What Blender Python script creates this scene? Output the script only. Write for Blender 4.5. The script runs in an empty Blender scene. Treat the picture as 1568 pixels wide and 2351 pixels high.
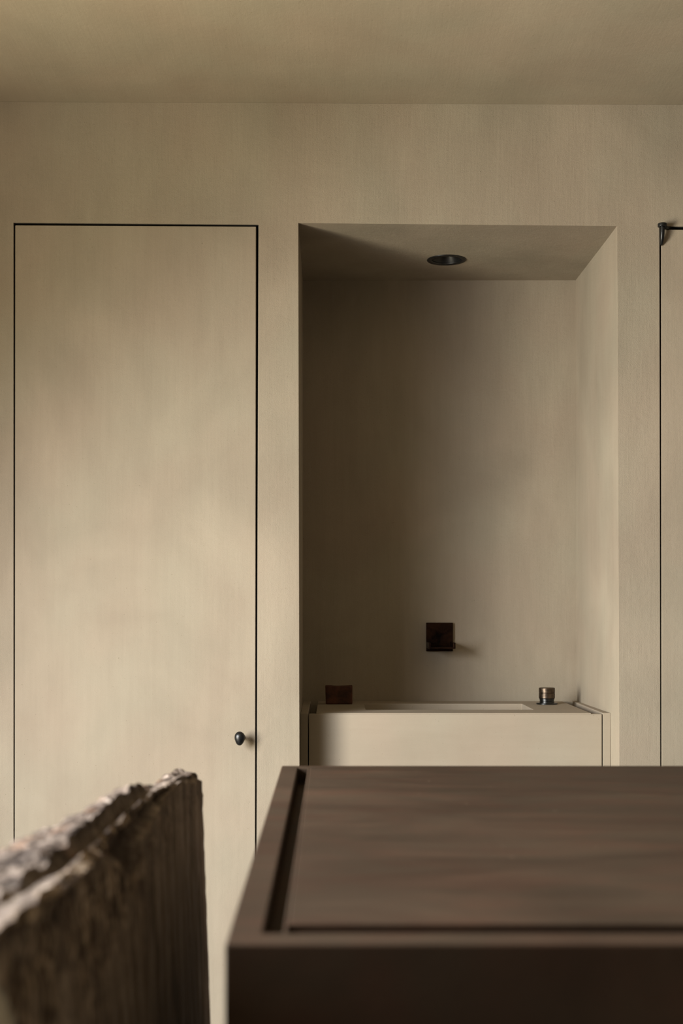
import bpy, bmesh, math, random
from mathutils import Vector, noise, Matrix

sc = bpy.context.scene
COL = sc.collection
random.seed(4)

# ------------------------------------------------------------------ camera, world, lights, exposure
EYE = 1.145                      # eye height, metres
PX, PY, FPX = 762.0, 1394.0, 3000.0   # principal point and focal length in the 1568x2351 frame
cam_d = bpy.data.cameras.new('camera')
cam = bpy.data.objects.new('camera', cam_d)
COL.objects.link(cam)
cam.location = (0, 0, EYE)
cam.rotation_euler = (math.pi / 2, 0, 0)
cam_d.sensor_fit = 'VERTICAL'
cam_d.sensor_height = 36.0
cam_d.lens = FPX / 2351 * 36.0
cam_d.shift_x = (784 - PX) / 2351
cam_d.shift_y = (PY - 1175.5) / 2351
cam_d.clip_start = 0.02
cam_d.dof.use_dof = True
cam_d.dof.focus_distance = 3.05
cam_d.dof.aperture_fstop = 4.4
sc.camera = cam

wd = bpy.data.worlds.new('world')
sc.world = wd
wd.use_nodes = True
wd.node_tree.nodes['Background'].inputs[0].default_value = (0.55, 0.62, 0.70, 1)
wd.node_tree.nodes['Background'].inputs[1].default_value = 0.25

WY0, WY1, WZ0, WZ1 = 0.52, 1.86, 0.55, 2.05     # window opening in the left wall
XL = -1.60


def area(name, loc, size_y, size_z, tilt, power, color, spread):
    l = bpy.data.lights.new(name, 'AREA')
    l.shape = 'RECTANGLE'
    l.size = size_z
    l.size_y = size_y
    l.energy = power
    l.color = color
    l.spread = math.radians(spread)
    o = bpy.data.objects.new(name, l)
    COL.objects.link(o)
    o.location = loc
    d = Vector((math.cos(tilt), 0, math.sin(tilt)))   # into the room, tilt < 0 is down
    o.rotation_euler = d.to_track_quat('-Z', 'Y').to_euler()
    return o


area('window_daylight', (XL - 0.10, (WY0 + WY1) / 2, 1.30), WY1 - WY0, 1.36, math.radians(-44), 202,
     (0.98, 0.99, 1.0), 156)
area('window_ground_bounce', (XL - 0.50, 1.30, 0.95), 1.4, 1.0, math.radians(24), 117,
     (1.0, 0.90, 0.66), 150)

sc.view_settings.view_transform = 'Standard'
sc.view_settings.look = 'None'
sc.view_settings.exposure = 0.0
sc.view_settings.gamma = 1.0
sc.view_settings.use_curve_mapping = False

# ------------------------------------------------------------------ helpers


def P(px, py, d):
    """point at depth d (metres along the view axis of a level camera) for a pixel of the 1568x2351 frame"""
    return Vector(((px - PX) / FPX * d, d, EYE - (py - PY) / FPX * d))


def lin(c):
    return c / 12.92 if c <= 0.04045 else ((c + 0.055) / 1.055) ** 2.4


def rgb(r, g, b):
    return (lin(r / 255), lin(g / 255), lin(b / 255), 1)


def link(name, bm, mat, parent=None, smooth=False, bevel=0.0, seg=2, angle=30):
    me = bpy.data.meshes.new(name)
    bmesh.ops.recalc_face_normals(bm, faces=bm.faces)
    bm.to_mesh(me)
    bm.free()
    if smooth:
        for p in me.polygons:
            p.use_smooth = True
    o = bpy.data.objects.new(name, me)
    COL.objects.link(o)
    if mat:
        me.materials.append(mat)
    if parent:
        o.parent = parent
        if parent.parent:
            base = parent.location + parent.parent.location
        else:
            base = parent.location
        me.transform(Matrix.Translation(-base))
    if bevel:
        md = o.modifiers.new('bevel', 'BEVEL')
        md.width = bevel
        md.segments = seg
        md.limit_method = 'ANGLE'
        md.angle_limit = math.radians(angle)
        md.harden_normals = False
    return o


def thing(name, label, cat, loc):
    o = bpy.data.objects.new(name, None)
    o.empty_display_size = 0.05
    COL.objects.link(o)
    o.location = loc
    o['label'] = label
    o['category'] = cat
    return o


def struct(o, label=None):
    o['kind'] = 'structure'
    if label:
        o['label'] = label
    return o


def box(bm, x0, x1, y0, y1, z0, z1):
    v = [bm.verts.new(p) for p in ((x0, y0, z0), (x1, y0, z0), (x1, y1, z0), (x0, y1, z0),
                                   (x0, y0, z1), (x1, y0, z1), (x1, y1, z1), (x0, y1, z1))]
    for f in ((0, 1, 2, 3), (4, 5, 6, 7), (0, 1, 5, 4), (1, 2, 6, 5), (2, 3, 7, 6), (3, 0, 4, 7)):
        bm.faces.new([v[i] for i in f])
    return v


def hexa(bm, pts):
    """8 points: 4 of the bottom ring, 4 of the top ring above them"""
    v = [bm.verts.new(p) for p in pts]
    for f in ((0, 1, 2, 3), (4, 5, 6, 7), (0, 1, 5, 4), (1, 2, 6, 5), (2, 3, 7, 6), (3, 0, 4, 7)):
        bm.faces.new([v[i] for i in f])


def lathe(bm, prof, centre, axis='Z', n=48, caps=True):
    """prof: list of (radius, height) along the axis"""
    rings = []
    for r, h in prof:
        ring = []
        for i in range(n):
            a = 2 * math.pi * i / n
            p = Vector((r * math.cos(a), r * math.sin(a), h))
            if axis == 'Y':
                p = Vector((p.x, -p.z, p.y))      # height runs towards the camera (-Y)
            ring.append(bm.verts.new(Vector(centre) + p))
        rings.append(ring)
    for a, b in zip(rings, rings[1:]):
        for i in range(n):
            bm.faces.new((a[i], a[(i + 1) % n], b[(i + 1) % n], b[i]))
    if caps:
        bm.faces.new(rings[0])
        bm.faces.new(rings[-1])


class NT:
    def __init__(self, name):
        self.m = bpy.data.materials.new(name)
        self.m.use_nodes = True
        self.t = self.m.node_tree
        self.n = self.t.nodes
        self.b = self.n['Principled BSDF']
        self.tc = self.n.new('ShaderNodeTexCoord')

    def link(self, a, b):
        self.t.links.new(a, b)

    def mapping(self, scale=(1, 1, 1), loc=(0, 0, 0), rot=(0, 0, 0), src=None):
        mp = self.n.new('ShaderNodeMapping')
        mp.inputs['Scale'].default_value = scale
        mp.inputs['Location'].default_value = loc
        mp.inputs['Rotation'].default_value = rot
        self.link(src or self.tc.outputs['Object'], mp.inputs['Vector'])
        return mp.outputs['Vector']

    def noise(self, vec, scale, detail=4, rough=0.55, dist=0.0):
        nz = self.n.new('ShaderNodeTexNoise')
        nz.inputs['Scale'].default_value = scale
        nz.inputs['Detail'].default_value = detail
        nz.inputs['Roughness'].default_value = rough
        nz.inputs['Distortion'].default_value = dist
        self.link(vec, nz.inputs['Vector'])
        return nz.outputs['Fac']

    def ramp(self, fac, stops):
        r = self.n.new('ShaderNodeValToRGB')
        e = r.color_ramp.elements
        while len(e) < len(stops):
            e.new(0.5)
        for el, (p, c) in zip(e, stops):
            el.position = p
            el.color = c if len(c) == 4 else (*c, 1)
        self.link(fac, r.inputs['Fac'])
        return r.outputs['Color']

    def mix(self, fac, a, b, mode='MIX'):
        mx = self.n.new('ShaderNodeMix')
        mx.data_type = 'RGBA'
        mx.blend_type = mode
        for sock, val in ((mx.inputs['Factor'], fac), (mx.inputs['A'], a), (mx.inputs['B'], b)):
            pass
        ins = {'f': mx.inputs[0], 'a': mx.inputs[6], 'b': mx.inputs[7]}
        for k, val in (('f', fac), ('a', a), ('b', b)):
            if hasattr(val, 'is_linked'):
                self.link(val, ins[k])
            else:
                ins[k].default_value = val
        return mx.outputs[2]

    def math(self, op, a, b=0.0, c=None):
        m = self.n.new('ShaderNodeMath')
        m.operation = op
        for i, val in enumerate((a, b, c)):
            if val is None:
                continue
            if hasattr(val, 'is_linked'):
                self.link(val, m.inputs[i])
            else:
                m.inputs[i].default_value = val
        return m.outputs[0]

    def bump(self, height, strength, dist, normal=None):
        bp = self.n.new('ShaderNodeBump')
        bp.inputs['Strength'].default_value = strength
        bp.inputs['Distance'].default_value = dist
        self.link(height, bp.inputs['Height'])
        if normal is not None:
            self.link(normal, bp.inputs['Normal'])
        return bp.outputs['Normal']

    def set(self, color=None, rough=0.6, metal=0.0, normal=None, spec=0.5):
        if color is not None:
            if hasattr(color, 'is_linked'):
                self.link(color, self.b.inputs['Base Color'])
            else:
                self.b.inputs['Base Color'].default_value = color
        if hasattr(rough, 'is_linked'):
            self.link(rough, self.b.inputs['Roughness'])
        else:
            self.b.inputs['Roughness'].default_value = rough
        self.b.inputs['Metallic'].default_value = metal
        self.b.inputs['Specular IOR Level'].default_value = spec
        if normal is not None:
            self.link(normal, self.b.inputs['Normal'])
        return self.m


def plaster(name, light, dark, mott=1.0, streak='Z', bump=1.0, offs=(0, 0, 0)):
    """limewashed plaster: cloudy mottling, fine brush strokes, sandy grain"""
    t = NT(name)
    o = t.mapping(loc=offs)
    c1 = t.noise(t.mapping((1.0, 1.0, 0.75), offs), 3.2, 4, 0.55, 0.6)
    st = {'Z': (1, 1, 0.05), 'X': (0.05, 1, 1), 'Y': (1, 0.05, 1)}[streak]
    c2 = t.noise(t.mapping(st, offs), 85, 3, 0.6)
    c3 = t.noise(t.mapping((st[0] ** 0.5, st[1] ** 0.5, st[2] ** 0.5), offs), 11, 4, 0.6, 0.4)
    mid = tuple((a + b) / 2 for a, b in zip(light, dark))
    s = t.math('MULTIPLY_ADD', c1, 0.62, t.math('MULTIPLY_ADD', c3, 0.26, t.math('MULTIPLY', c2, 0.12)))
    w = 0.17 / mott
    col = t.ramp(s, [(0.5 - w, dark), (0.5, mid), (0.5 + w, light)])
    # hue drift between ochre and grey-green, as in limewash coats
    hue = t.noise(t.mapping((1, 1, 0.8), (3.1, 1.7, 4.2)), 4.5, 3, 0.5)
    drift = t.ramp(hue, [(0.36, (1.015, 0.992, 0.975, 1)), (0.64, (0.985, 1.006, 0.99, 1))])
    col = t.mix(1.0, col, drift, 'MULTIPLY')
    # pin holes and grit
    pin = t.noise(o, 230, 1, 0.5)
    pit = t.ramp(pin, [(0.22, (0.72, 0.70, 0.66, 1)), (0.27, (1, 1, 1, 1))])
    col = t.mix(1.0, col, pit, 'MULTIPLY')
    g = t.noise(o, 620, 3, 0.65)
    g2 = t.noise(t.mapping(st, offs), 210, 2, 0.6)
    g3 = t.noise(o, 75, 3, 0.5)
    h = t.math('MULTIPLY_ADD', g, 0.62, t.math('MULTIPLY_ADD', g2, 0.25, t.math('MULTIPLY', g3, 0.5)))
    n = t.bump(h, 0.62 * bump, 0.0020)
    return t.set(col, 0.88, 0, n, 0.25)


M_WALL = plaster('limewash_plaster', (0.356, 0.304, 0.236, 1), (0.266, 0.224, 0.172, 1))
M_DOOR = plaster('limewash_door', (0.356, 0.304, 0.236, 1), (0.266, 0.224, 0.172, 1), bump=0.7)
M_CEIL = plaster('limewash_ceiling', (0.360, 0.307, 0.234, 1), (0.284, 0.239, 0.179, 1), streak='Y', mott=0.8, bump=0.55)
M_BASIN = plaster('tadelakt_basin', (0.365, 0.312, 0.247, 1), (0.295, 0.248, 0.192, 1), streak='X', bump=0.35, mott=0.9,
                  offs=(1.3, 0.2, 0.7))


def make_gap():
    t = NT('gap_shade_black')  # near-black colour stands in for the shade inside the door gaps
    return t.set(t.ramp(t.noise(t.mapping(), 40), [(0.3, (0.010, 0.008, 0.007, 1)), (0.7, (0.018, 0.014, 0.012, 1))]), 0.7, 0.0)


M_GAP = make_gap()


def make_black():
    t = NT('blackened_iron')
    c = t.ramp(t.noise(t.mapping(), 160, 3), [(0.35, (0.004, 0.0043, 0.0046, 1)), (0.7, (0.010, 0.0105, 0.011, 1))])
    return t.set(c, 0.33, 0.0, t.bump(t.noise(t.mapping(), 220, 3), 0.25, 0.0012), 0.4)


M_BLACK = make_black()


def make_mattblack():
    t = NT('matt_black_lamp')
    c = t.ramp(t.noise(t.mapping(), 200, 2), [(0.3, (0.006, 0.006, 0.006, 1)), (0.7, (0.010, 0.010, 0.010, 1))])
    return t.set(c, 0.38, 0.0, None, 0.4)


M_LAMP = make_mattblack()


def make_bronze(name, a, b, rough=0.42, scale=45):
    t = NT(name)
    nz = t.noise(t.mapping(), scale, 4, 0.6, 0.6)
    c = t.ramp(nz, [(0.35, a), (0.68, b)])
    return t.set(c, t.math('MULTIPLY_ADD', nz, 0.25, rough - 0.12), 1.0)


M_BRONZE = make_bronze('aged_bronze', (0.060, 0.046, 0.036, 1), (0.17, 0.125, 0.09, 1), 0.36)
M_BRONZE_DARK = make_bronze('dark_patinated_bronze', (0.007, 0.0055, 0.005, 1), (0.036, 0.017, 0.010, 1), 0.45, 30)
M_NECK = make_bronze('black_bronze', (0.04, 0.042, 0.045, 1), (0.09, 0.09, 0.09, 1), 0.3)


def make_island():
    t = NT('brown_patinated_steel')
    v = t.mapping((0.7, 1.6, 1))
    n1 = t.noise(v, 4.5, 5, 0.6, 0.8)
    n2 = t.noise(t.mapping((0.5, 2.2, 1)), 17, 4, 0.6, 0.5)
    s = t.math('MULTIPLY_ADD', n1, 0.7, t.math('MULTIPLY', n2, 0.3))
    c = t.ramp(s, [(0.30, (0.032, 0.020, 0.0132, 1)), (0.5, (0.047, 0.030, 0.020, 1)), (0.68, (0.065, 0.041, 0.027, 1))])
    red = t.noise(t.mapping((1, 2, 1), (5, 3, 1)), 9, 4, 0.6, 0.6)
    c = t.mix(1.0, c, t.ramp(red, [(0.40, (0.97, 1.02, 1.0, 1)), (0.66, (1.08, 0.96, 0.93, 1))]), 'MULTIPLY')
    spk = t.noise(t.mapping(), 95, 1, 0.5)
    c = t.mix(t.ramp(spk, [(0.80, (0, 0, 0, 1)), (0.84, (0.6, 0.6, 0.6, 1))]), c, (0.22, 0.16, 0.11, 1))
    r = t.math('MULTIPLY_ADD', n1, 0.2, 0.52)
    nb = t.bump(t.noise(t.mapping(), 300, 2), 0.08, 0.001)
    return t.set(c, r, 0.0, nb, 0.12)


M_ISLAND = make_island()


def make_block():
    t = NT('red_brown_soap')
    n1 = t.noise(t.mapping((1, 1, 1)), 45, 4, 0.6, 0.8)
    c = t.ramp(n1, [(0.32, (0.036, 0.011, 0.005, 1)), (0.66, (0.090, 0.028, 0.011, 1))])
    return t.set(c, 0.6, 0.0, t.bump(t.noise(t.mapping(), 90, 3), 0.3, 0.002), 0.35)


M_BLOCK = make_block()


def make_stone():
    t = NT('rough_brown_stone')
    # broken mask written on the mesh: 1 where the stone is freshly split, 0 on the weathered sawn face
    at = t.n.new('ShaderNodeAttribute')
    at.attribute_name = 'broken'
    br = at.outputs['Fac']
    big = t.noise(t.mapping((1, 1, 0.35)), 16, 5, 0.6, 1.0)
    streak = t.noise(t.mapping((1, 1, 0.05)), 120, 4, 0.65, 0.6)
    band = t.noise(t.mapping((1, 1, 0.09), (4, 2, 0)), 38, 4, 0.6, 0.8)
    sf = t.math('MULTIPLY_ADD', big, 0.36, t.math('MULTIPLY_ADD', streak, 0.30, t.math('MULTIPLY', band, 0.34)))
    face = t.ramp(sf, [(0.33, (0.05, 0.038, 0.031, 1)), (0.43, (0.17, 0.134, 0.110, 1)), (0.53, (0.36, 0.295, 0.245, 1)),
                       (0.66, (0.58, 0.49, 0.41, 1))])
    fine = t.noise(t.mapping((1, 1, 1)), 85, 6, 0.7, 1.0)
    mid = t.noise(t.mapping((1, 1, 1), (2, 7, 1)), 30, 5, 0.65, 0.8)
    lay = t.noise(t.mapping((0.25, 1, 1), (1, 3, 8), (0, 0, 0.5)), 70, 4, 0.65, 0.6)
    bf = t.math('MULTIPLY_ADD', fine, 0.34, t.math('MULTIPLY_ADD', mid, 0.40, t.math('MULTIPLY', lay, 0.26)))
    broke = t.ramp(bf, [(0.40, (0.010, 0.007, 0.006, 1)), (0.48, (0.040, 0.029, 0.024, 1)), (0.54, (0.105, 0.081, 0.067, 1)),
                        (0.60, (0.23, 0.190, 0.162, 1)), (0.67, (0.55, 0.475, 0.42, 1))])
    ochre = t.noise(t.mapping((1, 1, 1), (9, 1, 4)), 21, 3, 0.5, 0.5)
    broke = t.mix(t.ramp(ochre, [(0.58, (0, 0, 0, 1)), (0.68, (0.6, 0.6, 0.6, 1))]), broke, (0.20, 0.10, 0.05, 1))
    c = t.mix(br, face, broke)
    # golden-brown mottling under the broken edge, lightened in place of fill light (own mask on the mesh)
    cr = t.n.new('ShaderNodeAttribute')
    cr.attribute_name = 'crust_fill'
    lump = t.noise(t.mapping((1, 1, 0.8), (6, 2, 3)), 58, 4, 0.6, 0.9)
    crust_fill = t.ramp(t.math('MULTIPLY_ADD', lump, 0.7, t.math('MULTIPLY', mid, 0.3)),
                   [(0.41, (0.022, 0.015, 0.012, 1)), (0.49, (0.13, 0.094, 0.068, 1)), (0.57, (0.40, 0.310, 0.228, 1)), (0.66, (0.66, 0.56, 0.46, 1))])
    c = t.mix(cr.outputs['Fac'], c, crust_fill)
    # pale grey mineral patch low on the near part of the face
    pv = t.mapping((1, 1 / 0.072, 1 / 0.052), (0, -0.735 / 0.072, -(EYE - 0.259) / 0.052), src=t.tc.outputs['Object'])
    ln = t.n.new('ShaderNodeVectorMath')
    ln.operation = 'LENGTH'
    sx = t.n.new('ShaderNodeVectorMath')
    sx.operation = 'MULTIPLY'
    sx.inputs[1].default_value = (0, 1, 1)
    t.link(pv, sx.inputs[0])
    t.link(sx.outputs[0], ln.inputs[0])
    wob = t.math('ADD', ln.outputs['Value'], t.math('MULTIPLY_ADD', t.noise(t.mapping(), 40, 3), 0.6, -0.3))
    patch = t.ramp(wob, [(0.82, (1, 1, 1, 1)), (1.0, (0, 0, 0, 1))])
    grey = t.ramp(t.noise(t.mapping(), 60, 4), [(0.3, (0.50, 0.46, 0.38, 1)), (0.7, (0.75, 0.70, 0.60, 1))])
    c = t.mix(patch, c, grey)
    h = t.math('MULTIPLY_ADD', t.noise(t.mapping((1, 1, 1)), 260, 5, 0.7), 0.5, t.math('MULTIPLY', streak, 0.3))
    n = t.bump(h, 0.6, 0.003)
    return t.set(c, 0.8, 0.0, n, 0.08)


M_STONE = make_stone()


def make_floor():
    t = NT('floor_stone')
    c = t.ramp(t.noise(t.mapping(), 3, 5), [(0.35, (0.06, 0.048, 0.036, 1)), (0.65, (0.09, 0.072, 0.054, 1))])
    return t.set(c, 0.6, 0, t.bump(t.noise(t.mapping(), 80, 4), 0.2, 0.002))


M_FLOOR = make_floor()


def make_far(name, a, b):
    t = NT(name)
    c = t.ramp(t.noise(t.mapping(), 3, 5), [(0.35, a), (0.65, b)])
    return t.set(c, 0.85, 0)


M_FAR = make_far('taupe_plaster', (0.06, 0.05, 0.038, 1), (0.08, 0.066, 0.05, 1))
M_FRONT = make_far('pale_plaster', (0.50, 0.43, 0.34, 1), (0.60, 0.52, 0.41, 1))

# ------------------------------------------------------------------ room shell
YW = 3.0           # face of the wall the camera looks at
YN = 3.5           # back of the niche
XR, YB = 2.4, -1.6
FL = 0.0


def zc(x):         # ceiling runs very slightly out of level
    return EYE + 1.1570 - 0.0045 * (x - 0.0)


# wall openings: lines at depth YW
def W(px, py):
    return P(px, py, YW)


d1 = dict(tl=W(31, 511), tr=W(593.5, 515.5), bl=W(31, 1930), br=W(589, 1930))
nich = dict(tl=W(685, 512), tr=W(1416.5, 519), bl=W(687.5, 1758), br=W(1421.5, 1758))
d2 = dict(tl=W(1514, 519.5), tr=W(2090, 523), bl=W(1516, 1758), br=W(2088, 1758))


def down(top, low, z=FL):
    """extend the line top->low to the floor"""
    k = (top.z - z) / (top.z - low.z)
    return Vector((top.x + (low.x - top.x) * k, top.y, z))


ops = []
for d in (d1, nich, d2):
    ops.append((down(d['tl'], d['bl']), d['tl'], d['tr'], down(d['tr'], d['br'])))

# back wall with its three openings, thick, reveals from the extrusion
bm = bmesh.new()
xl_f, xr_f = XL, XR
vv = lambda x, z: bm.verts.new((x, YW, z))
prev_b, prev_mid, prev_t = vv(xl_f, FL), None, vv(xl_f, zc(xl_f))
for bl, tl, tr, br in ops:
    a, b = bm.verts.new(bl), bm.verts.new(tl)
    t_ = vv(tl.x, zc(tl.x))
    ring = [prev_b, a, b, t_, prev_t] + ([prev_mid] if prev_mid else [])
    bm.faces.new(ring)
    c, e = bm.verts.new(tr), bm.verts.new(br)
    t2 = vv(tr.x, zc(tr.x))
    bm.faces.new([b, c, t2, t_])
    prev_b, prev_mid, prev_t = e, c, t2
end_b, end_t = vv(xr_f, FL), vv(xr_f, zc(xr_f))
bm.faces.new([prev_b, end_b, end_t, prev_t, prev_mid])
ret = bmesh.ops.extrude_face_region(bm, geom=list(bm.faces))
for v in [g for g in ret['geom'] if isinstance(g, bmesh.types.BMVert)]:
    v.co.y += 0.08
struct(link('wall_back', bm, M_WALL, bevel=0.0022, seg=2), 'limewashed beige plaster wall with niche and flush doors')

# niche lining from the back of that wall to the niche back, downlight hole in its ceiling
NB = dict(tl=P(695.5, 644, YN), tr=P(1321.5, 643.5, YN))
n_bl, n_tl, n_tr, n_br = ops[1]
y0 = YW + 0.078
k0 = 0.078 / 0.5


def lerp(a, b, k):
    return a + (b - a) * k


back = [Vector((NB['tl'].x, YN, FL)), NB['tl'], NB['tr'], Vector((P(1323, 1600, YN).x, YN, FL))]
front = [lerp(a, b, k0) for a, b in zip((n_bl, n_tl, n_tr, n_br), back)]
# keep the lining flush with the reveal of the wall: same corners at the seam
front = [Vector((a.x, y0, a.z)) for a in (n_bl, n_tl, n_tr, n_br)]
LC = Vector((P(1025, 597, 3.30).x, 3.298, 0))
LR = 0.0405


def zn(x, y):      # niche ceiling height
    k = (y - y0) / (YN - y0)
    zl = lerp(front[1].z, back[1].z, k)
    zr = lerp(front[2].z, back[2].z, k)
    u = (x - front[1].x) / (front[2].x - front[1].x)
    return zl + (zr - zl) * u


TH = 0.03


def slab_of(pts, out):
    """a wall slab: inner face through pts, thickness along out"""
    bm = bmesh.new()
    o = Vector(out) * TH
    hexa(bm, list(pts) + [p + o for p in pts])
    return bm


struct(link('wall_niche_back', slab_of(back, (0, 1, 0)), M_WALL), 'beige plaster back of the washbasin niche')
struct(link('wall_niche_left', slab_of([front[0], front[1], back[1], back[0]], (-1, 0, 0)), M_WALL), 'left cheek of the washbasin niche')
struct(link('wall_niche_right', slab_of([front[2], front[3], back[3], back[2]], (1, 0, 0)), M_WALL), 'right cheek of the washbasin niche')
bm = bmesh.new()
N = 40


def plate(dz):
    q = [bm.verts.new(p + Vector((0, 0, dz))) for p in (front[1], back[1], back[2], front[2])]
    c = []
    for i in range(N):
        x, y = LC.x + LR * math.cos(2 * math.pi * i / N), LC.y + LR * math.sin(2 * math.pi * i / N)
        c.append(bm.verts.new((x, y, zn(x, y) + dz)))
    es = [bm.edges.new((q[i], q[(i + 1) % 4])) for i in range(4)] + [bm.edges.new((c[i], c[(i + 1) % N])) for i in range(N)]
    bmesh.ops.triangle_fill(bm, edges=es, use_beauty=True)
    return q, c


q0, c0 = plate(0)
q1, c1 = plate(0.06)
for u, w, n in ((q0, q1, 4), (c0, c1, N)):
    for i in range(n):
        bm.faces.new((u[i], u[(i + 1) % n], w[(i + 1) % n], w[i]))
struct(link('ceiling_niche', bm, M_WALL), 'plaster ceiling of the washbasin niche with a hole for the downlight')

# ceiling, floor, other walls
bm = bmesh.new()
hexa(bm, [(XL - .2, YB - .1, zc(XL - .2)), (XR + .1, YB - .1, zc(XR + .1)), (XR + .1, YW + .1, zc(XR + .1)), (XL - .2, YW + .1, zc(XL - .2)),
          (XL - .2, YB - .1, 2.42), (XR + .1, YB - .1, 2.42), (XR + .1, YW + .1, 2.42), (XL - .2, YW + .1, 2.42)])
struct(link('ceiling', bm, M_CEIL), 'beige limewashed plaster ceiling')
bm = bmesh.new()
box(bm, XL - .2, XR + .1, YB - .1, YN + .1, -.1, 0)
struct(link('floor', bm, M_FLOOR))
bm = bmesh.new()
box(bm, XR, XR + .1, YB, YW, 0, 2.32)
struct(link('wall_right', bm, M_FAR))
bm = bmesh.new()
box(bm, XL - .2, XR + .1, YB - .1, YB, 0, 2.32)
struct(link('wall_front', bm, M_FRONT))
bm = bmesh.new()
x0, x1 = XL - .09, XL
box(bm, x0, x1, YB, WY0, 0, 2.32)
box(bm, x0, x1, WY1, YW, 0, 2.32)
box(bm, x0, x1, WY0, WY1, 0, WZ0)
box(bm, x0, x1, WY0, WY1, WZ1, 2.32)
struct(link('wall_left', bm, M_WALL))

# ------------------------------------------------------------------ doors


def door(name, op, leaf, label):
    """op: four corners of the opening, leaf: px corners of the leaf at the wall face (tl, tr, br, bl to 1930)"""
    bl, tl, tr, br = op
    # leaf: a real slab 40 mm thick
    a, c, e, g = leaf
    l_tl, l_tr = W(*a), W(*c)
    l_br, l_bl = down(l_tr, W(*e), 0.006), down(l_tl, W(*g), 0.006)
    bm = bmesh.new()
    yb = Vector((0, 0.040, 0))
    hexa(bm, [l_bl, l_br, l_br + yb, l_bl + yb, l_tl, l_tr, l_tr + yb, l_tl + yb])
    o = link(name, bm, M_DOOR, bevel=0.0012, seg=2)
    struct(o, label)
    # lining painted near-black as the gap's shade, also closing the opening behind the leaf
    bm = bmesh.new()
    i = 0.0007
    yf, yk = YW + 0.0040, YW + 0.078
    pts_o = [bl, tl, tr, br]
    f_ = [bm.verts.new((p.x, yf, p.z)) for p in pts_o]
    ins = [Vector((bl.x + i, 0, bl.z)), Vector((tl.x + i, 0, tl.z - i)), Vector((tr.x - i, 0, tr.z - i)), Vector((br.x - i, 0, br.z))]
    g_ = [bm.verts.new((p.x, yf, p.z)) for p in ins]
    k_ = [bm.verts.new((p.x, yk, p.z)) for p in ins]
    ko = [bm.verts.new((p.x, yk + 0.001, p.z)) for p in pts_o]
    for s in range(3):
        bm.faces.new((f_[s], f_[s + 1], g_[s + 1], g_[s]))
        bm.faces.new((g_[s], g_[s + 1], k_[s + 1], k_[s]))
        bm.faces.new((f_[s], f_[s + 1], ko[s + 1], ko[s]))
    bm.faces.new(k_)
    bm.faces.new(ko)
    link('gap_shade_lining', bm, M_GAP, o)
    return o


door1 = door('door_1', ops[0], ((34.8, 517), (587.8, 516.8 + 3.2), (585.8, 1930), (33.6, 1930)),
             'flush beige plastered door left of the niche with a small black knob')
door2 = door('door_2', ops[2], ((1518.8, 527), (2086, 529), (2084, 1758), (1519.2, 1758)),
             'flush beige plastered door right of the niche with a black hinge')

# knob: lumpy black oval on a short stem
kc = P(552.3, 1692.5, YW)
bm = bmesh.new()
K = Vector((kc.x, YW - 0.030, kc.z))
bmesh.ops.create_icosphere(bm, subdivisions=4, radius=1.0)
for v in bm.verts:
    p = v.co.copy()
    s = 1 + 0.05 * noise.noise(p * 1.3 + Vector((3, 1, 2)))
    q = Vector((p.x * 0.0115 * s, p.y * 0.0098 * s, p.z * 0.0162 * s))
    q.x *= 1 + 0.14 * p.z                      # egg shape, broader above
    q = Matrix.Rotation(math.radians(3), 3, 'Y') @ q
    v.co = K + q
knob = link('door_knob', bm, M_BLACK, door1, smooth=True)
bm = bmesh.new()
lathe(bm, [(0.0085, 0.0), (0.0085, 0.002), (0.0050, 0.004), (0.0042, 0.012), (0.0050, 0.024)], (K.x + 0.001, YW - 0.0002, K.z), axis='Y', n=24)
link('knob_stem', bm, M_BLACK, knob, smooth=True)

# hinge of the right door: round cap, knuckle, curved tapering strap, bar along the top gap


def sweep(bm, pts, rad, n=14):
    rings = []
    for i, p in enumerate(pts):
        p = Vector(p)
        t = (Vector(pts[min(i + 1, len(pts) - 1)]) - Vector(pts[max(i - 1, 0)])).normalized()
        ref = Vector((0, 1, 0)) if abs(t.y) < 0.9 else Vector((1, 0, 0))
        u = t.cross(ref).normalized()
        w = t.cross(u).normalized()
        rx, ry = rad[i] if isinstance(rad[i], tuple) else (rad[i], rad[i])
        rings.append([bm.verts.new(p + u * rx * math.cos(2 * math.pi * k / n) + w * ry * math.sin(2 * math.pi * k / n)) for k in range(n)])
    for a, b in zip(rings, rings[1:]):
        for i in range(n):
            bm.faces.new((a[i], a[(i + 1) % n], b[(i + 1) % n], b[i]))
    bm.faces.new(rings[0])
    bm.faces.new(rings[-1])


hy = YW - 0.013
hc = P(1520.5, 516.5, hy)
bm = bmesh.new()
lathe(bm, [(0.0, -0.0046), (0.0092, -0.0045), (0.0105, -0.0036), (0.0105, 0.0026), (0.0092, 0.0038), (0.0, 0.0040)], (hc.x, hy, hc.z), n=36)
hinge = link('hinge', bm, M_BLACK, door2, smooth=False, bevel=0.0006)
bm = bmesh.new()
arm = []
rads = []
for i in range(13):
    k = i / 12
    py = 518 + 45 * k
    px = 1521.0 - 1.8 * k ** 2.6 * 1.6
    y = hy + 0.0125 * k ** 2.6
    arm.append(P(px, py, y))
    r = 0.0051 * (1 - 0.10 * k) if k < 0.7 else 0.0047 * (1 - 1.35 * (k - 0.7))
    rads.append((r, r))
sweep(bm, arm, rads)
link('hinge_arm', bm, M_BLACK, hinge, smooth=True)
bm = bmesh.new()
sweep(bm, [P(1523, 520, hy + 0.001), P(1528, 522, hy + 0.005), P(1532, 524, YW - 0.001), P(1540, 524.2, YW + 0.004)],
      [(0.0050, 0.0060), (0.0046, 0.0056), (0.0040, 0.0044), (0.0034, 0.0036)])
link('hinge_knuckle', bm, M_BLACK, hinge, smooth=True)

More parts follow.
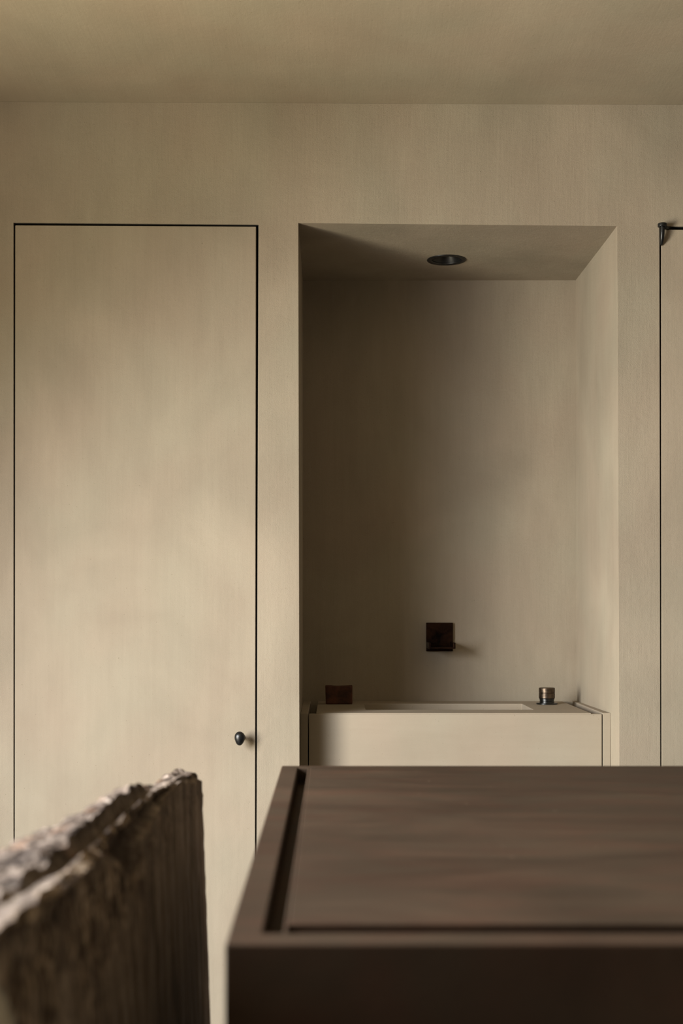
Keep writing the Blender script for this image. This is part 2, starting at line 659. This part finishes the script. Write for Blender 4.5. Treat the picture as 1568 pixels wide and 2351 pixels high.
# ------------------------------------------------------------------ recessed downlight in the niche ceiling
zl = zn(LC.x, LC.y)
dl = thing('recessed_downlight', 'small round black recessed downlight in the niche ceiling, switched off', 'lamp', (LC.x, LC.y, zl))
bm = bmesh.new()
lathe(bm, [(0.0490, 0.0000), (0.0492, -0.0012), (0.0480, -0.0022), (0.0400, -0.0026), (0.0370, -0.0012), (0.0360, 0.004), (0.0385, 0.004), (0.0385, 0.0)],
      (LC.x, LC.y, zl), n=64, caps=False)
link('trim_ring', bm, M_LAMP, dl, smooth=True)
bm = bmesh.new()
lathe(bm, [(0.0362, 0.002), (0.0330, 0.008), (0.0270, 0.022), (0.0262, 0.024)], (LC.x, LC.y, zl), n=64, caps=False)
link('baffle', bm, M_LAMP, dl, smooth=True)
bm = bmesh.new()
lathe(bm, [(0.0, 0.0245), (0.0235, 0.0245), (0.0262, 0.0235), (0.0275, 0.026), (0.0275, 0.050), (0.0, 0.050)], (LC.x, LC.y, zl), n=64, caps=False)
link('lens', bm, M_NECK, dl, smooth=True)

# ------------------------------------------------------------------ washbasin filling the niche
ZR = EYE - 0.2513            # rim height
YF = 3.09                    # front of the basin
nx0 = lambda y: lerp(n_bl.x, back[0].x, (y - YW) / 0.5)
wb = thing('washbasin', 'beige plastered washbasin block built into the niche, with recessed rectangular bowl', 'washbasin', (0.29, YF, 0))
xa, xb = -0.0556, 0.6396     # front panel
bm = bmesh.new()
box(bm, xa + 0.0012, xb - 0.0012, YF, YF + 0.020, 0.002, ZR - 0.0016)
link('front_panel', bm, M_BASIN, wb, bevel=0.0012)
# ledges either side against the niche walls
bm = bmesh.new()
hexa(bm, [(-0.0741, YF, 0.002), (xa - 0.0012, YF, 0.002), (xa - 0.0012, YN - .002, 0.002), (-0.0770, YN - .002, 0.002),
          (-0.0741, YF, ZR), (xa - 0.0012, YF, ZR), (xa - 0.0012, YN - .002, ZR), (-0.0770, YN - .002, ZR)])
link('side_ledge', bm, M_BASIN, wb, bevel=0.001)
bm = bmesh.new()
hexa(bm, [(xb + 0.0012, YF, 0.002), (0.6587, YF, 0.002), (0.6533, YN - .002, 0.002), (xb + 0.0012, YN - .002, 0.002),
          (xb + 0.0012, YF, ZR + .001), (0.6587, YF, ZR + .001), (0.6533, YN - .002, ZR + .001), (xb + 0.0012, YN - .002, ZR + .001)])
link('side_ledge', bm, M_BASIN, wb, bevel=0.001)
# deck plate with the bowl cut in it
pl, pr = -0.0375, 0.614
hx0, hx1, hy0, hy1 = 0.083, 0.493, 3.196, 3.392
dz = 0.13
pf, pk = YF + 0.004, 3.488
bm = bmesh.new()


def ringv(x0, x1, y0, y1, z):
    return [bm.verts.new(p) for p in ((x0, y0, z), (x1, y0, z), (x1, y1, z), (x0, y1, z))]


zt = ZR + 0.0005
o_t = ringv(pl, pr, pf, pk, zt)
i_t = ringv(hx0, hx1, hy0, hy1, zt)
o_b = ringv(pl, pr, pf, pk, zt - 0.022)
i_b = ringv(hx0, hx1, hy0, hy1, zt - 0.022)
for k in range(4):
    j = (k + 1) % 4
    bm.faces.new((o_t[k], o_t[j], i_t[j], i_t[k]))
    bm.faces.new((o_t[k], o_t[j], o_b[j], o_b[k]))
    bm.faces.new((i_t[k], i_t[j], i_b[j], i_b[k]))
    bm.faces.new((o_b[k], o_b[j], i_b[j], i_b[k]))
link('deck', bm, M_BASIN, wb, bevel=0.0012)
bm = bmesh.new()
e = 0.002
i_t = ringv(hx0 - e, hx1 + e, hy0 - e, hy1 + e, zt - 0.021)
i_b = ringv(hx0 + .004, hx1 - .004, hy0 + .004, hy1 - .004, zt - dz)
o_t = ringv(hx0 - .016, hx1 + .016, hy0 - .016, hy1 + .016, zt - 0.0225)
o_b = ringv(hx0 - .016, hx1 + .016, hy0 - .016, hy1 + .016, zt - dz - .016)
for k in range(4):
    j = (k + 1) % 4
    bm.faces.new((i_t[k], i_t[j], i_b[j], i_b[k]))
    bm.faces.new((o_t[k], o_t[j], o_b[j], o_b[k]))
    bm.faces.new((o_t[k], o_t[j], i_t[j], i_t[k]))
bm.faces.new(i_b)
bm.faces.new(o_b)
link('bowl', bm, M_BASIN, wb)
# body under the deck: floor of the side channels
bm = bmesh.new()
box(bm, xa + 0.0005, -0.0385, YF + 0.021, YN - .002, 0.002, ZR - 0.065)
link('channel', bm, M_BASIN, wb)
bm = bmesh.new()
box(bm, pr + 0.001, xb - 0.0005, YF + 0.021, YN - .002, 0.002, ZR - 0.065)
link('channel', bm, M_BASIN, wb)

# ------------------------------------------------------------------ things on and above the basin
# spout: square back plate with a U trough
sx0, sx1 = 0.2520, 0.3235
sz0, sz1 = EYE - 0.1180, EYE - 0.0415
sp = thing('wall_spout', 'dark bronze square wall spout with a flat open trough above the washbasin', 'tap', ((sx0 + sx1) / 2, YN, sz0))
bm = bmesh.new()
box(bm, sx0, sx1, YN - 0.010, YN - 0.0002, sz0, sz1)
link('back_plate', bm, M_BRONZE_DARK, sp, bevel=0.0012)
bm = bmesh.new()
tx0, tx1 = 0.2520, 0.3218
ty = YN - 0.100
tz0, tz1 = EYE - 0.1085, EYE - 0.0925
th = 0.0060
yb_ = YN - 0.0105
prof = [(tx0, tz1), (tx0, tz0), (tx1, tz0), (tx1, tz1), (tx1 - th, tz1), (tx1 - th, tz0 + 0.004), (tx0 + th, tz0 + 0.004), (tx0 + th, tz1)]
fr = [bm.verts.new((x, ty, z)) for x, z in prof]
bk = [bm.verts.new((x, yb_, z)) for x, z in prof]
for i in range(8):
    j = (i + 1) % 8
    bm.faces.new((fr[i], fr[j], bk[j], bk[i]))
for q in ((0, 1, 6, 7), (1, 2, 5, 6), (2, 3, 4, 5)):
    bm.faces.new([fr[i] for i in q])
    bm.faces.new([bk[i] for i in q])
link('trough', bm, M_BRONZE_DARK, sp, bevel=0.0007)

# valve knob on the deck
vc = P(1255.5, 1616.3, 3.38)
va = thing('tap_valve', 'short round bronze valve knob on the right end of the washbasin deck', 'tap', (vc.x, 3.38, zt))
V = (vc.x, 3.38, zt)
bm = bmesh.new()
lathe(bm, [(0.0270, 0.0), (0.0275, 0.0015), (0.0270, 0.0032), (0.0200, 0.0042)], V)
link('flange', bm, M_NECK, va, smooth=False, bevel=0.0004)
bm = bmesh.new()
lathe(bm, [(0.0188, 0.0040), (0.0188, 0.0075), (0.0180, 0.0082), (0.0180, 0.0090), (0.0186, 0.0096), (0.0186, 0.0125), (0.0195, 0.0132), (0.0195, 0.015)], V)
link('neck', bm, M_NECK, va)
bm = bmesh.new()
lathe(bm, [(0.0190, 0.0150), (0.0203, 0.0158), (0.0206, 0.0165), (0.0206, 0.0285), (0.0200, 0.0290), (0.0200, 0.0296), (0.0206, 0.0301), (0.0207, 0.0305),
           (0.0207, 0.0402), (0.0202, 0.0420), (0.0193, 0.0428), (0.0, 0.0430)], V, caps=False)
link('handle', bm, M_BRONZE, va)

# brown block
bx0, bx1 = P(747.5, 1600, 3.37).x, P(809.5, 1600, 3.37).x
bm = bmesh.new()
nx_, nz_ = 14, 10
by0, by1 = 3.372, 3.398


def bpt(u, w, v):
    x = lerp(bx0, bx1, u)
    y = lerp(by0, by1, w)
    hgt = 0.0480 - 0.0016 * math.exp(-((u - 0.36) / 0.2) ** 2) + 0.0008 * math.sin(u * 7)
    x += (0.0010 * (v - 0.5)) * (1 if u > 0.5 else -1) - 0.0006 * v
    return Vector((x, y, zt + 0.0003 + hgt * v))


bmesh.ops.create_cube(bm, size=1.0)
bmesh.ops.subdivide_edges(bm, edges=list(bm.edges), cuts=9, use_grid_fill=True)
for v in bm.verts:
    p = v.co
    v.co = bpt(p.x + .5, p.y + .5, p.z + .5)
blk = link('soap_block', bm, M_BLOCK, bevel=0.0022, seg=3, smooth=True, angle=40)
blk['label'] = 'small dark reddish-brown rectangular block standing on the left end of the washbasin deck'
blk['category'] = 'soap'

# ------------------------------------------------------------------ island
ZI = EYE - 0.245
ix0, ix1 = -0.0777, 1.35
iy0, iy1 = 0.9490, 2.0190
isl = thing('kitchen_island', 'dark brown monolithic island in the foreground with recessed channel around its top', 'island', ((ix0 + ix1) / 2, (iy0 + iy1) / 2, 0))
cx0, cx1 = -0.0520, ix1 - 0.026      # inner edge of the border
cy0, cy1 = 0.9830, 1.9930
cd = 0.024
bm = bmesh.new()


def rg(x0, x1, y0, y1, z):
    return [bm.verts.new(p) for p in ((x0, y0, z), (x1, y0, z), (x1, y1, z), (x0, y1, z))]


ot = rg(ix0, ix1, iy0, iy1, ZI)
it = rg(cx0, cx1, cy0, cy1, ZI)
ib = rg(cx0, cx1, cy0, cy1, ZI - cd)
ob = rg(ix0, ix1, iy0, iy1, 0.001)
for k in range(4):
    j = (k + 1) % 4
    bm.faces.new((ot[k], ot[j], it[j], it[k]))
    bm.faces.new((it[k], it[j], ib[j], ib[k]))
    bm.faces.new((ot[k], ot[j], ob[j], ob[k]))
bm.faces.new(ib)
bm.faces.new(ob)
link('body', bm, M_ISLAND, isl, bevel=0.0018, seg=3)
bm = bmesh.new()
box(bm, -0.0335, cx1 - 0.0005, 1.0100, cy1 - 0.0005, ZI - cd + 0.0005, ZI)
link('top_slab', bm, M_ISLAND, isl, bevel=0.0010)
bm = bmesh.new()
box(bm, -0.0368, -0.0337, cy0 + 0.0005, cy1 - 0.0005, ZI - cd + 0.0005, ZI - 0.0005)
st_ = link('edge_strip', bm, M_ISLAND, isl, bevel=0.0008)

# ------------------------------------------------------------------ rough stone slab standing on edge


def tab(rows):
    def f(d):
        if d <= rows[0][0]:
            return rows[0][1]
        for (a, va_), (b, vb) in zip(rows, rows[1:]):
            if d <= b:
                k = (d - a) / (b - a)
                return va_ + (vb - va_) * k
        return rows[-1][1]
    return f


hf = tab([(.45, .190), (.73, .196), (.85, .206), (1.0, .218), (1.15, .232), (1.22, .240), (1.26, .262), (1.305, .276), (1.318, .236), (1.40, .226),
          (1.50, .222), (1.58, .214), (1.66, .222), (1.76, .236), (1.86, .246), (1.90, .252)])     # top of the flat face, below the eye
hr = tab([(.45, .197), (.73, .193), (.85, .194), (1.0, .198), (1.2, .200), (1.35, .200), (1.48, .206), (1.58, .213), (1.7, .222), (1.8, .230), (1.9, .238)])
hb = tab([(.45, .200), (.86, .1985), (1.0, .204), (1.15, .209), (1.35, .209), (1.45, .208), (1.55, .213), (1.7, .223), (1.8, .230), (1.9, .237)])
hs = tab([(.45, .199), (.86, .1965), (.98, .194), (1.1, .191), (1.3, .190), (1.42, .194), (1.5, .206), (1.56, .213), (1.7, .223), (1.8, .229), (1.9, .235)])
hl = tab([(.45, .208), (.9, .203), (1.05, .199), (1.2, .199), (1.36, .1975), (1.43, .1985), (1.49, .212), (1.62, .2265), (1.75, .228), (1.86, .2305), (1.9, .235)])
und = tab([(.45, .0), (.9, .0), (1.1, .004), (1.20, .010), (1.24, .040), (1.300, .042), (1.315, .016), (1.5, .016), (1.57, .007), (1.66, .001), (1.9, .0)])
shd = tab([(.45, .002), (.86, .002), (.95, .010), (1.06, .009), (1.16, .002), (1.9, .002)])
xl = tab([(.45, -.290), (1.0, -.276), (1.1, -.268), (1.2, -.250), (1.3, -.240), (1.43, -.229), (1.6, -.226), (1.8, -.224), (1.9, -.222)])
xg = tab([(.45, -.199), (1.3, -.198), (1.5, -.194), (1.7, -.198), (1.9, -.197)])
Y0, Y1 = 0.45, 1.905
NYS = 460


def smooth(a, b, x):
    t = max(0, min(1, (x - a) / (b - a)))
    return t * t * (3 - 2 * t)


verts, faces, broken, crust_fill = [], [], [], []
nseg = None
for iy in range(NYS + 1):
    d = lerp(Y0, Y1, iy / NYS)
    wob = 0.006 * noise.noise(Vector((d * 9, 1.7, 0))) + 0.003 * noise.noise(Vector((d * 31, 5.1, 0)))
    f_h = hf(d) + 0.6 * wob + 0.004 * noise.noise(Vector((d * 55, 9, 2)))
    xrf = lambda h: -0.1895 + 0.0125 * (h - .25) / .35
    rec = 0.0075 * (1 - smooth(1.305, 1.318, d)) * (1 - smooth(.25, .42, 0))
    g = xg(d) + 0.0015 * noise.noise(Vector((d * 14, 3, 8)))
    sx = -0.2145 + 0.003 * noise.noise(Vector((d * 12, 8, 3))) - 0.010 * smooth(1.05, .85, d) + 0.003 * smooth(1.2, 1.4, d)
    xl_ = xl(d) + 0.004 * noise.noise(Vector((d * 23, 2, 6))) + 0.002 * noise.noise(Vector((d * 70, 2, 6)))
    hl_ = hl(d) + 0.003 * noise.noise(Vector((d * 19, 4, 4))) + 0.0015 * noise.noise(Vector((d * 66, 4, 4)))
    end = smooth(1.875, 1.905, d)
    fall = 0.006 * end * end
    ctl = []      # (x, h, segments to next, break mask, noise amplitude)
    H0 = EYE - 0.002
    Hm = 0.62
    ctl.append((xrf(Hm), H0, 3, 0.0, 0.0))
    ctl.append((xrf(Hm), Hm, 26, 0.0, 0.0005))
    r2 = rec
    ctl.append((xrf(.42), .42, 34, 0.0, 0.0008))
    ctl.append((xrf(.30) - r2 * .7, max(.30, f_h + .02), 24, 0.06, 0.0020 if d < 1.3 else 0.0009))
    ctl.append((xrf(f_h) - r2, f_h, 18, 0.45, 0.0034))
    hrd = hr(d) + wob * .3 + fall
    ctl.append((-0.1955 - und(d), lerp(hrd, f_h, 0.62), 16, 0.62, 0.0048))
    ctl.append((g + shd(d), lerp(hrd, f_h, 0.14) + 0.3 * shd(d), 8, 0.85, 0.0024))
    ctl.append((g, hrd, 10, 0.9, 0.0026))
    ctl.append((sx + 0.004, hb(d) + wob * .3 + fall, 10, 0.55, 0.0012))
    ctl.append((sx - 0.002, hs(d) + wob * .3 + fall, 26, 0.95 - 0.4 * smooth(1.76, 1.84, d), 0.0046))
    ctl.append((xl_, hl_ + fall, 8, 0.9 - 0.7 * smooth(1.78, 1.86, d), 0.0028))
    ctl.append((xl_ - 0.008, hl_ + 0.03, 12, 0.7, 0.002))
    ctl.append((xl_ - 0.010, 0.45, 3, 0.2, 0.001))
    ctl.append((-0.262, H0, 0, 0.0, 0.0))
    row = []
    for (xa_, ha, n, ma, aa), (xb_, hb_, _, mb, ab) in zip(ctl, ctl[1:]):
        for s in range(n):
            k = s / n
            row.append((lerp(xa_, xb_, k), lerp(ha, hb_, k), lerp(ma, mb, k), lerp(aa, ab, k)))
    row.append((ctl[-1][0], ctl[-1][1], 0, 0))
    nseg = len(row)
    for x, h, m, a in row:
        p = Vector((x, d, EYE - h))
        if a > 0:
            q = p * 42
            n1 = noise.fractal(q, 1.0, 2.1, 5)
            n2 = noise.fractal(q + Vector((17, 5, 31)), 1.0, 2.1, 5)
            if m > 0.3:        # chipped, faceted break: ridged steps
                c = noise.cell(p * Vector((1, 1, 1)) * 70) - 0.5
                rdg = noise.ridged_multi_fractal(p * 30, 1.0, 2.0, 4, 1.0, 2.0) * 0.5 - 0.5
                n1 += 0.5 * c * m
                n2 += 1.1 * rdg * m
            p.x += a * n1 * 0.9
            p.z += a * n2 * 1.1
            p.y += a * 0.5 * n1 if Y0 + .02 < d < Y1 - .01 else 0
        z_lo = 0.30 + 0.035 * noise.noise(Vector((d * 13, 3, 3)))     # lower rim of the crust, below the eye
        side = smooth(-0.2035, -0.1955, x)
        cm = side * (1 - smooth(z_lo - 0.06, z_lo + 0.05, h)) * (1 - 0.65 * smooth(1.22, 1.34, d)) * (1 - smooth(1.56, 1.66, d))
        crust_fill.append(max(0, min(1, cm * (0.85 + 0.5 * noise.noise(p * 35)))))
        verts.append(p)
        broken.append(max(0, min(1, m + 0.25 * m * noise.noise(p * 60))))
for iy in range(NYS):
    for s in range(nseg - 1):
        a = iy * nseg + s
        faces.append((a, a + 1, a + 1 + nseg, a + nseg))
    a = iy * nseg
    faces.append((a + nseg - 1, a, a + nseg, a + 2 * nseg - 1))
faces.append(tuple(range(nseg)))
faces.append(tuple(range(NYS * nseg, (NYS + 1) * nseg)))
me = bpy.data.meshes.new('stone_slab')
me.from_pydata(verts, [], faces)
at = me.attributes.new('broken', 'FLOAT', 'POINT')
at.data.foreach_set('value', broken)
at = me.attributes.new('crust_fill', 'FLOAT', 'POINT')
at.data.foreach_set('value', crust_fill)
bm = bmesh.new()
bm.from_mesh(me)
bmesh.ops.recalc_face_normals(bm, faces=bm.faces)
bm.to_mesh(me)
bm.free()
me.materials.append(M_STONE)
slab = bpy.data.objects.new('stone_slab', me)
COL.objects.link(slab)
slab['label'] = 'dark brown rough stone slab standing on edge left of the island, with a jagged broken top'
slab['category'] = 'stone slab'
